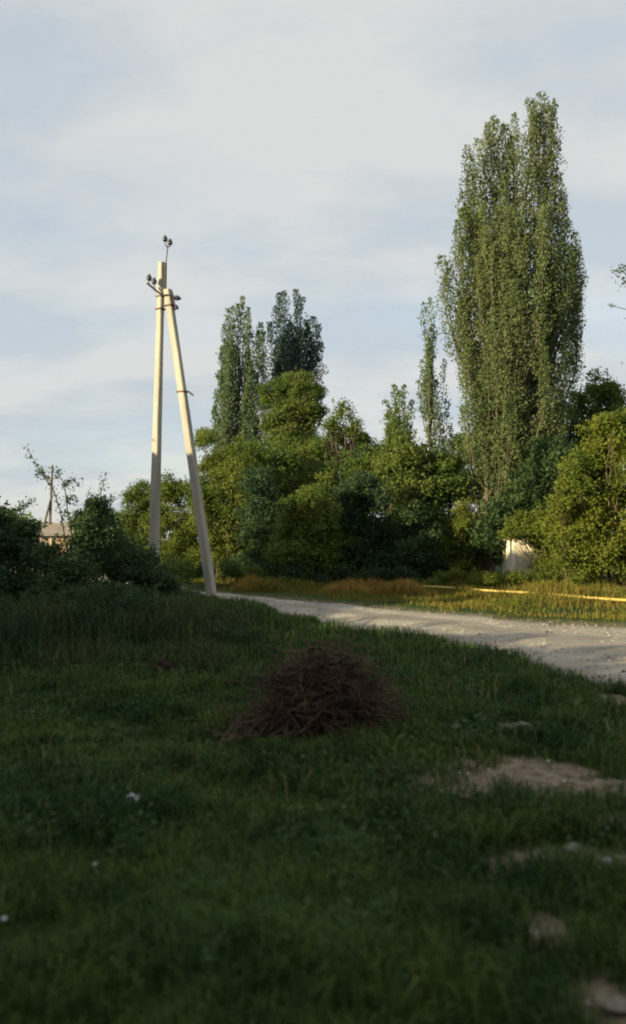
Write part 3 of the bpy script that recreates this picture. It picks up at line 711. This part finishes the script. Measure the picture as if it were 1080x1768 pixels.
tall_weeds(300, 480, 11.0, 16.0, 5500, 0.40, 'rough dark knee high weeds by the near road edge', 55)

# long leafy shoots that stick up from the shrubs
def shoots(label, Y, lines, seed):
    r = np.random.default_rng(seed); p0 = at(lines[0][0][0], lines[0][0][1], Y)
    rt = root('sapling', (p0[0], Y, 0), label, 'sapling', 'bare shoots above the left shrubs')
    P = []; first = True
    for ln in lines:
        pts = np.array([at(px, py, Y+0.15*i) for i, (px, py) in enumerate(ln)])
        if first: pts = np.vstack([[pts[0][0], Y, 0.0], pts])
        pth = [(pts, np.linspace(0.018 if first else 0.010, 0.004, len(pts)))]; first = False
        link('stem', tube_mesh('stem', pth, 5), M['darktwig'], rt)
        for i in range(len(pts)-1):
            for _ in range(9):
                q = pts[i]+(pts[i+1]-pts[i])*r.uniform(0, 1)
                if q[2] < 1.2: continue
                k_ = r.integers(2, 7); P.append(q+r.normal(size=(k_, 3))*0.045+r.normal(size=3)*0.03)
    P = np.concatenate(P)
    link('foliage', leaves_mesh('foliage', P, 0.06, r=r), M['dark'], rt)
shoots('arching sapling shoot with small leaves left of the distant pole', 17, [[(118, 960), (104, 880), (88, 832), (66, 806), (44, 770)], [(95, 850), (72, 818), (58, 800)]], 61)
shoots('drooping leafy shoot right of the distant pole', 17, [[(128, 950), (118, 890), (112, 838), (126, 828), (140, 842)], [(112, 838), (100, 816), (90, 815)], [(118, 870), (122, 858), (128, 864)]], 62)
shoots('thin upright twiggy shoot between distant pole and rounded tree', 18, [[(168, 950), (170, 880), (176, 845), (183, 820)], [(168, 900), (160, 868), (158, 850)], [(172, 880), (190, 862), (200, 856)]], 63)
shoots('low twiggy shoot over the shrub at the left edge', 17, [[(50, 950), (40, 900), (32, 875), (45, 870), (62, 866)], [(40, 900), (24, 884), (10, 880)]], 64)

# ------------------------------------------------------------------ tall hedge beside the camera (unseen, added to throw the shade)
def shade_row():
    C = []; R = []
    for y0 in np.arange(-26, 24.5, 0.9):
        H = np.interp(y0, [-26, -3, 2.7, 7, 11.5, 15.3, 17.0, 21, 24], [8.5, 5.0, 3.7, 3.2, 2.7, 3.3, 6.0, 6.2, 5.4])  # crest heights shaped to set where the shade ends
        x0 = np.interp(y0, [-26, 8, 16, 24], [-9, -10.5, -11, -13.0])
        for z in np.arange(0.9, H-0.7, 0.9):
            C.append((x0+rng.normal()*0.4, y0+rng.normal()*0.3, z)); R.append(min(1.15, H-z))
        C.append((x0, y0, H-0.7)); R.append(0.7)
    for x0 in np.arange(-9, 5, 0.9):            # unseen return added behind the viewer to darken the foreground
        for z in np.arange(0.9, 3.6, 0.9):
            C.append((x0, -4.5+rng.normal()*0.3-0.04*x0*x0*0.3, z)); R.append(min(1.0, 4.0-z))
    P, O, T = lobe_cloud(np.array(C), np.array(R), 0.3, 1.15, rng, 0.6)
    link('hedge', leaves_mesh('hedge', P, 0.36, outward=O, tint=T), M['shadeshrub'], kind='stuff', label='unseen tall unclipped hedge added at left and behind to shade the grass', category='hedge')
shade_row()

# ------------------------------------------------------------------ dry grass and weeds on the far verge
def verge_weeds(name, px0, px1, Y0, Y1, n, h, m, label, seed, wd=0.02):
    xs = rng.uniform(at(px0, 1000, Y0)[0], at(px1, 1000, Y0)[0], n); ys = rng.uniform(Y0, Y1, n)
    k = vnoise(xs, ys, 1.4, seed); ok = (k > rng.uniform(0.15, 0.6, n)); xs, ys, k = xs[ok], ys[ok], k[ok]
    e = np.minimum(xs-xs.min(), xs.max()-xs); hh = h*(0.3+0.9*k)*np.clip(0.35+e/1.2, 0, 1)
    blades(name, seat(xs, ys), hh, wd, M[m], lean=0.3, kind='stuff', label=label, category='grass')
verge_weeds('dry_grass', 555, 765, 25.0, 27.6, 9000, 0.48, 'drygrass', 'orange brown dry grass patch across the road', 31, 0.022)
verge_weeds('dry_grass', 385, 470, 26.8, 29.0, 2200, 0.6, 'drygrass', 'dry brownish weeds just right of the strut foot', 32)
verge_weeds('tall_grass', 400, 560, 26.0, 29.0, 6000, 0.4, 'vergegrass', 'yellow green tall grass beyond the road near the strut', 33)
verge_weeds('tall_grass', 765, 960, 24.5, 27.5, 7000, 0.36, 'vergegrass', 'yellow green tall grass along the pale yellow pipe', 34)
verge_weeds('tall_grass', 930, 1180, 21.5, 26.0, 9000, 0.45, 'vergegrass', 'tall olive grass under the large bush at the right edge', 35)

# ------------------------------------------------------------------ yellow gas pipe across the road
M['pipe'] = mat('yellow_pipe_paint', (0.42, 0.31, 0.07), (0.52, 0.40, 0.12), scale=4, rough=0.5, c3=(0.30, 0.23, 0.10))
M['steel'] = mat('grey_steel', (0.10, 0.095, 0.085), (0.17, 0.15, 0.13), scale=10, rough=0.6, metal=0.5)
pA = at(730, 1017.5, 27.2); pB = at(930, 1031, 23.6); pC = at(1082, 1045, 21.0); pD = at(1300, 1062, 18.5)
pr = root('gas_pipe', (pA[0], pA[1], 0), 'long thin yellow pipe running low above the far verge', 'pipe')
pts = np.concatenate([np.linspace(pA, pB, 8), np.linspace(pB, pC, 6)[1:], np.linspace(pC, pD, 6)[1:]])
pts[:, 2] = np.maximum(pts[:, 2], 0.14)+np.sin(np.arange(len(pts))*1.1)*0.008
link('pipe', tube_mesh('pipe', [(np.vstack([[pts[0]+[-.02, .02, -0.2]], pts]), 0.034)], 10), M['pipe'], pr)
for i in (1, 6, 11, 15):
    bm = bmesh.new(); p = pts[i]; box_bm(bm, (p[0], p[1], (p[2]-0.06)/2-0.05), (0.05, 0.05, p[2]+0.02)); box_bm(bm, (p[0], p[1], p[2]-0.048), (0.12, 0.12, 0.012), 0.4)
    bm_obj('support_post', bm, M['steel'], pr)

# ------------------------------------------------------------------ whitewashed shed in the hedge
M['white'] = mat('whitewashed_plaster', (0.74, 0.66, 0.50), (0.84, 0.77, 0.62), scale=2.5, bump=0.5, rough=0.9, c3=(0.68, 0.60, 0.46))
M['roof'] = mat('asbestos_roof', (0.22, 0.20, 0.17), (0.32, 0.29, 0.25), scale=4, rough=0.95, bump=0.3)
M['wood'] = mat('weathered_wood', (0.16, 0.11, 0.07), (0.26, 0.19, 0.12), scale=5, warp=(6, 6, 0.6), bump=0.4)
Ys = 29.6; sl = at(887, 965, Ys)[0]; sr = at(938, 965, Ys)[0]; sh = at(890, 928, Ys)[2]
sd = root('shed', ((sl+sr)/2, Ys+0.9, 0), 'small whitewashed shed half hidden under yellow green leaves', 'shed')
cx_ = (sl+sr)/2; wx = sr-sl
bm = bmesh.new(); box_bm(bm, (cx_, Ys+0.06, sh/2-0.05), (wx, 0.12, sh+0.1)); bm_obj('wall', bm, M['white'], sd, 0.012)
bm = bmesh.new(); box_bm(bm, (cx_, Ys+1.9, sh/2-0.05), (wx, 0.12, sh+0.1)); bm_obj('wall', bm, M['white'], sd, 0.012)
for xx in (sl+0.06, sr-0.06):
    bm = bmesh.new(); box_bm(bm, (xx, Ys+0.98, sh/2-0.05), (0.12, 1.716, sh+0.096)); bm_obj('wall', bm, M['white'], sd)
bm = bmesh.new()
for i in range(14):
    box_bm(bm, (cx_-wx/2-0.1+(wx+0.2)*(i+0.5)/14, Ys+0.98, sh+0.03+0.012*(i % 2)), ((wx+0.2)/14-0.004, 2.2, 0.02))
bm_obj('roof', bm, M['roof'], sd)

# ------------------------------------------------------------------ distant house and distant pole
M['tan'] = mat('tan_plaster', (0.25, 0.18, 0.12), (0.33, 0.25, 0.17), scale=1.5, rough=0.95)
M['tanroof'] = mat('pale_slate_roof', (0.20, 0.17, 0.135), (0.29, 0.25, 0.20), scale=2.5, rough=0.95)
M['glass'] = mat('dark_glass', (0.03, 0.035, 0.04), rough=0.15, spec=0.5)
M['paint'] = mat('faded_white_paint', (0.55, 0.53, 0.48), (0.65, 0.62, 0.56), scale=3)
Yh = 80.0; hl = at(56, 930, Yh)[0]; hr = at(152, 930, Yh)[0]; ze = at(0, 925, Yh)[2]; zr = at(0, 903, Yh+3)[2]
hs = root('house', ((hl+hr)/2, Yh, 0), 'distant tan house with pale roof seen between left shrubs', 'house')
hw = hr-hl; hx = (hl+hr)/2
bm = bmesh.new(); box_bm(bm, (hx, Yh+3, ze/2-0.1), (hw-0.5, 6, ze+0.2)); bm_obj('wall', bm, M['tan'], hs)
bm = bmesh.new()
v = [bm.verts.new(p) for p in [(hl, Yh-0.5, ze-0.02), (hr, Yh-0.5, ze-0.02), (hr, Yh+6.5, ze-0.02), (hl, Yh+6.5, ze-0.02), (hl+1.0, Yh+3, zr), (hr-1.0, Yh+3, zr)]]
for f in ((0, 1, 5, 4), (1, 2, 5), (2, 3, 4, 5), (3, 0, 4), (3, 2, 1, 0)): bm.faces.new([v[i] for i in f])
bm_obj('roof', bm, M['tanroof'], hs)
for fx in (-0.25, 0.25):
    bm = bmesh.new()
    for dx, dz, sx, sz in ((-0.45, 0, 0.08, 1.1), (0.45, 0, 0.08, 1.1), (0, 0.51, 0.82, 0.08), (0, -0.51, 0.82, 0.08), (0, 0, 0.05, 0.94)):
        box_bm(bm, (hx+fx*hw+dx, Yh-0.03, 1.35+dz), (sx, 0.06, sz))
    wn = bm_obj('window', bm, M['paint'], hs)
    bm = bmesh.new(); box_bm(bm, (hx+fx*hw, Yh-0.012, 1.35), (0.8, 0.02, 0.94)); p = bm_obj('pane', bm, M['glass'], wn); p.matrix_parent_inverse = Matrix.Translation(-Vector(hs.location))

Yp = 85.0
M['oldwood'] = mat('grey_weathered_pole', (0.10, 0.085, 0.07), (0.17, 0.145, 0.12), scale=2, rough=0.9)
dp = root('utility_pole', at(84, 1000, Yp)*[1, 1, 0], 'distant thin dark utility pole with a brace near the left edge', 'utility pole')
t0 = at(91, 803, Yp); b0 = at(84, 990, Yp); b0[2] = -0.1
link('post', tube_mesh('post', [(np.linspace(b0, t0, 6), np.linspace(0.15, 0.10, 6))], 8), M['oldwood'], dp)
s0 = at(62, 990, Yp); s0[2] = -0.1
link('strut', tube_mesh('strut', [(np.linspace(s0, at(88, 862, Yp-0.2), 5), np.linspace(0.14, 0.10, 5))], 8), M['oldwood'], dp)
bm = bmesh.new(); c = at(90, 826, Yp-0.16); box_bm(bm, c, (1.3, 0.1, 0.1)); bm_obj('crossarm', bm, M['oldwood'], dp)
for dx in (-0.58, 0.58):
    link('insulator', tube_mesh('insulator', [([c+[dx, 0, 0.03], c+[dx, 0, 0.12], c+[dx, 0, 0.16], c+[dx, 0, 0.25], c+[dx, 0, 0.32]], [0.02, 0.02, 0.075, 0.06, 0.03])], 8), M['oldwood'], dp)

# ------------------------------------------------------------------ the concrete utility pole
M['concrete'] = mat('pale_weathered_concrete', (0.28, 0.26, 0.215), (0.42, 0.395, 0.33), scale=3.0, rough=0.95, bump=0.5, c3=(0.24, 0.215, 0.17), warp=(1, 1, 0.16), detail=8)
M['iron'] = mat('dark_iron', (0.035, 0.033, 0.032), (0.07, 0.06, 0.05), scale=12, rough=0.6, metal=0.3)
M['rust'] = mat('rusty_iron', (0.10, 0.06, 0.035), (0.16, 0.10, 0.06), scale=12, rough=0.8, metal=0.2)
M['ceramic'] = mat('dark_glazed_ceramic', (0.020, 0.020, 0.026), (0.03, 0.03, 0.04), rough=0.3, spec=0.5)
Yu = 23.7
top = at(279.5, 453, Yu); bot = at(264.5, 1034, Yu); bot[2] = -0.15
stop = at(290, 500, Yu-0.16); sbot = at(368.5, 1036, Yu-0.35); sbot[2] = -0.12
up_ = root('utility_pole', (bot[0], bot[1], 0), 'tall pale concrete utility pole propped by a leaning concrete strut', 'utility pole')
def concrete(name, p0, p1, w0, w1, d0, d1, rz, parent):
    """trapezoid section, chamfered, tapering and slightly uneven along its length"""
    p0 = np.array(p0); p1 = np.array(p1); r = np.random.default_rng(3); k = 15
    V = []; c_, s_ = math.cos(rz), math.sin(rz)
    for i in range(k):
        t_ = i/(k-1); c = p0+(p1-p0)*t_; w_ = (w0+(w1-w0)*t_)/2; d_ = (d0+(d1-d0)*t_)/2; ch = 0.02
        sec = [(-w_+ch, -d_), (w_-ch, -d_), (w_, -d_+ch), (w_*0.86, d_-ch), (w_*0.86-ch, d_), (-w_*0.86+ch, d_), (-w_*0.86, d_-ch), (-w_, -d_+ch)]
        for x, y in sec:
            x += r.normal()*0.002; y += r.normal()*0.002
            V.append(c+[x*c_-y*s_, x*s_+y*c_, 0])
    Fc = [(i*8+j, i*8+(j+1) % 8, (i+1)*8+(j+1) % 8, (i+1)*8+j) for i in range(k-1) for j in range(8)]
    me = bpy.data.meshes.new(name); me.from_pydata([tuple(v) for v in V], [], Fc+[tuple(range((k-1)*8, k*8)), tuple(reversed(range(8)))]); me.update()
    return link(name, me, M['concrete'], parent)
RZ = math.radians(-34)
concrete('post', bot, top, 0.25, 0.155, 0.24, 0.15, RZ, up_)
concrete('strut', sbot, stop, 0.25, 0.20, 0.21, 0.17, RZ, up_)
# concrete footing lump at the strut's base
bm = bmesh.new(); bmesh.ops.create_icosphere(bm, subdivisions=2, radius=0.3)
for v in bm.verts: v.co = Vector((v.co.x*1.0+sbot[0], v.co.y+sbot[1], max(v.co.z, -0.1)*0.28+0.02))*1.0
bm_obj('footing', bm, M['stone'], up_)
def insulator(p, parent, s=1.0, tilt=(0, 0, 1)):
    """pin insulator: bell-shaped skirts on a pin"""
    ax = unit(np.array(tilt, float)); prof = [(-0.09, .012), (-0.03, .012), (-0.03, .05), (0.0, .062), (0.02, .045), (0.035, .066), (0.075, .052), (0.09, .03), (0.105, .036), (0.125, .034), (0.135, .008)]
    pts = np.array([p+ax*h*s for h, _ in prof]); 
    return link('insulator', tube_mesh('insulator', [(pts, np.array([q for _, q in prof])*s*1.15)], 12), M['ceramic'], parent)
Yb = Yu-0.16
# steel channel and rod rising beside the post's top
bm = bmesh.new(); a0 = at(286.5, 500, Yb); a1 = at(286.5, 452, Yb)
link('top_bracket', tube_mesh('top_bracket', [([at(285.8, 512, Yb), at(286.6, 454, Yb)], 0.034), ([at(286.6, 458, Yb), at(289.6, 430, Yb), at(289.6, 424, Yb)], 0.016),
     ([at(289.6, 427, Yb), at(286, 423, Yb), at(285.6, 417, Yb)], 0.014), ([at(289.6, 427, Yb), at(293.5, 425, Yb), at(294.2, 420, Yb)], 0.014)], 6), M['iron'], up_)
insulator(at(285.6, 414.5, Yb), up_, 0.95); insulator(at(294, 420.5, Yb), up_, 0.95)
# left arm
link('arm', tube_mesh('arm', [([at(254.5, 489, Yb-.1), at(262, 495, Yb-.1), at(270, 502, Yb-.08), at(282, 510, Yb-.06)], 0.028),
     ([at(258, 491.5, Yb-.1), at(257.5, 486, Yb-.1)], 0.013), ([at(267, 499, Yb-.1), at(266.5, 492, Yb-.1)], 0.013)], 6), M['iron'], up_)
insulator(at(258, 482, Yb-.1), up_, 1.0); insulator(at(266.5, 488, Yb-.1), up_, 1.0)
# right bracket on the strut
link('arm', tube_mesh('arm', [([at(281, 510, Yb-.06), at(290, 509, Yb-.14), at(303, 513, Yb-.05)], 0.02), ([at(296, 500, Yb-.1), at(300, 512, Yb-.1), at(303, 536, Yb-.06)], 0.022)], 6), M['iron'], up_)
insulator(at(304.5, 514, Yb-.05), up_, 1.0, (0.9, 0, -0.2)); insulator(at(303.5, 529, Yb-.05), up_, 0.8, (0.7, 0, -0.7))
# clamp bands round post and strut
def band(p, w_, d_, rz, hh, parent, m='rust'):
    bm = bmesh.new()
    for sx, sy, lx, ly in ((0, -1, w_+0.03, 0.012), (0, 1, w_+0.03, 0.012), (-1, 0, 0.012, d_+0.006), (1, 0, 0.012, d_+0.006)):
        c_, s_ = math.cos(rz), math.sin(rz); x = sx*(w_/2+0.009); y = sy*(d_/2+0.009)
        box_bm(bm, (p[0]+x*c_-y*s_, p[1]+x*s_+y*c_, p[2]), (lx, ly, hh), rz)
    bm_obj('clamp_band', bm, M[m], parent)
def on(p0, p1, py, Y):
    z = at(0, py, Y)[2]; t_ = (z-p0[2])/(p1[2]-p0[2]); return p0+(p1-p0)*t_
band(on(bot, top, 534, Yu), 0.175, 0.17, RZ, 0.04, up_); band(on(sbot, stop, 531, Yu), 0.215, 0.19, RZ, 0.04, up_)
band(on(bot, top, 512, Yu), 0.17, 0.165, RZ, 0.035, up_, 'iron')
hk = on(sbot, stop, 679, Yu); band(hk, 0.225, 0.195, RZ, 0.035, up_)
link('hook', tube_mesh('hook', [([hk+[0.10, -0.05, 0], hk+[0.17, -0.08, 0.0], hk+[0.24, -0.08, -0.06], hk+[0.30, -0.08, -0.11]], 0.024)], 6), M['iron'], up_)

# ------------------------------------------------------------------ pile of dead brush
r = np.random.default_rng(77)
g = gnd(560, 1262); Yc = g[1]
bp_ = root('brush_pile', (g[0], Yc, 0), 'heap of dead brown twigs lying on the grass in the middle', 'brush pile')
zt = at(560, 1116, Yc)[2]; rx = 78/F*Yc
paths = []
for i in range(2300):
    an = r.uniform(0, 2*math.pi); q = r.uniform(0, 1)**0.5; x0 = math.cos(an)*q*rx*0.95; y0 = math.sin(an)*q*rx*0.8
    z0 = max(0.0, zt*0.95*(1-q**3.2)*(0.80+0.25*math.sin(3*an+x0*5))*r.uniform(0.1, 1.0)**0.7)
    d = unit(np.array([r.normal(), r.normal(), r.normal()*0.30])-np.array([x0, y0, 0])*0.5); ln = r.uniform(0.12, 0.6)
    p0 = np.array([g[0]+x0, Yc+y0, z0+0.02]); p1 = p0+d*ln; p1[2] = max(p1[2], 0.02)
    paths.append((bend(p0, p1, 4, 0.18, r), np.linspace(0.0050, 0.0018, 4)*r.uniform(0.5, 2.4)))
link('twigs', tube_mesh('twigs', paths, 4), M['twig'], bp_, kind='stuff')
for i in range(22):
    an = r.uniform(0, 2*math.pi); x0 = math.cos(an)*rx*r.uniform(0.5, 1.05); y0 = math.sin(an)*rx*0.7
    p0 = np.array([g[0]+x0*0.9, Yc+y0, 0.03]); p1 = np.array([g[0]-x0*r.uniform(-0.3, 0.5), Yc-y0*0.4, zt*r.uniform(0.4, 0.97)])
    link('branch', tube_mesh('branch', [(bend(p0, p1, 5, 0.12, r), np.linspace(0.014, 0.004, 5)*r.uniform(0.6, 1.2))], 5), M['twig'], bp_)
# branches dragged out to the left
pths = []
for i in range(9):
    a_ = gnd(500+r.normal()*14, 1248+r.normal()*8); b_ = gnd(375+r.uniform(-12, 60), 1292+r.normal()*7)
    q = bend((a_[0], a_[1], 0.12+r.uniform(0, .1)), (b_[0], b_[1], 0.05), 6, 0.07, r); q[:, 2] = np.maximum(q[:, 2], 0.04)
    link('branch', tube_mesh('branch', [(q, np.linspace(0.016, 0.004, 6))], 5), M['twig'], bp_)
    for j in range(7):
        s_ = q[r.integers(1, 5)]; pths.append((bend(s_, s_+[r.normal()*0.15-.05, r.normal()*0.15, r.uniform(0, 0.12)], 4, 0.15, r), np.linspace(0.005, 0.0015, 4)))
link('twigs', tube_mesh('twigs', pths, 4), M['twig'], bp_, kind='stuff')

# ------------------------------------------------------------------ tree at the right whose branch tip enters the frame
def edge_tree():
    r = np.random.default_rng(5); Y = 15.0; x0 = at(1330, 900, Y)[0]
    rt = root('acacia_tree', (x0, Y, 0), 'tree whose leafy branch tips enter at the right edge against the sky', 'tree')
    tr = bend((x0, Y, -0.1), (x0+0.1, Y, 5.6), 7, 0.03, r); paths = [(tr, np.linspace(0.16, 0.05, 7))]; P = []
    ends = [(1056, 528), (1072, 466), (1076, 549), (1150, 430), (1180, 520), (1240, 380), (1330, 330), (1420, 400), (1480, 520), (1120, 600), (1230, 560)]
    for i, (px, py) in enumerate(ends):
        e = at(px, py, Y+(r.uniform(-1.2, 1.2) if i > 3 else 0)); q = bend(tr[r.integers(3, 6)], e, 6, 0.06, r)
        paths.append((q, np.linspace(0.035, 0.005, 6)))
        if i > 2:
            for j in range(9):
                c = q[r.integers(2, 6)]+r.normal(size=3)*0.32
                if (c[0]/Y*F+540) < 1092: continue
                P.append(c+r.normal(size=(50, 3))*0.12)
    P.append(at(1072, 466, Y)+r.normal(size=(70, 3))*[0.075, 0.07, 0.05]); P.append(at(1080, 488, Y)+r.normal(size=(60, 3))*[0.08, 0.07, 0.05]); P.append(at(1055, 527, Y)+r.normal(size=(14, 3))*0.028)
    link('trunk', tube_mesh('trunk', paths), M['bark'], rt)
    link('crown', leaves_mesh('crown', np.concatenate(P), 0.055, r=r), M['dark'], rt)
edge_tree()
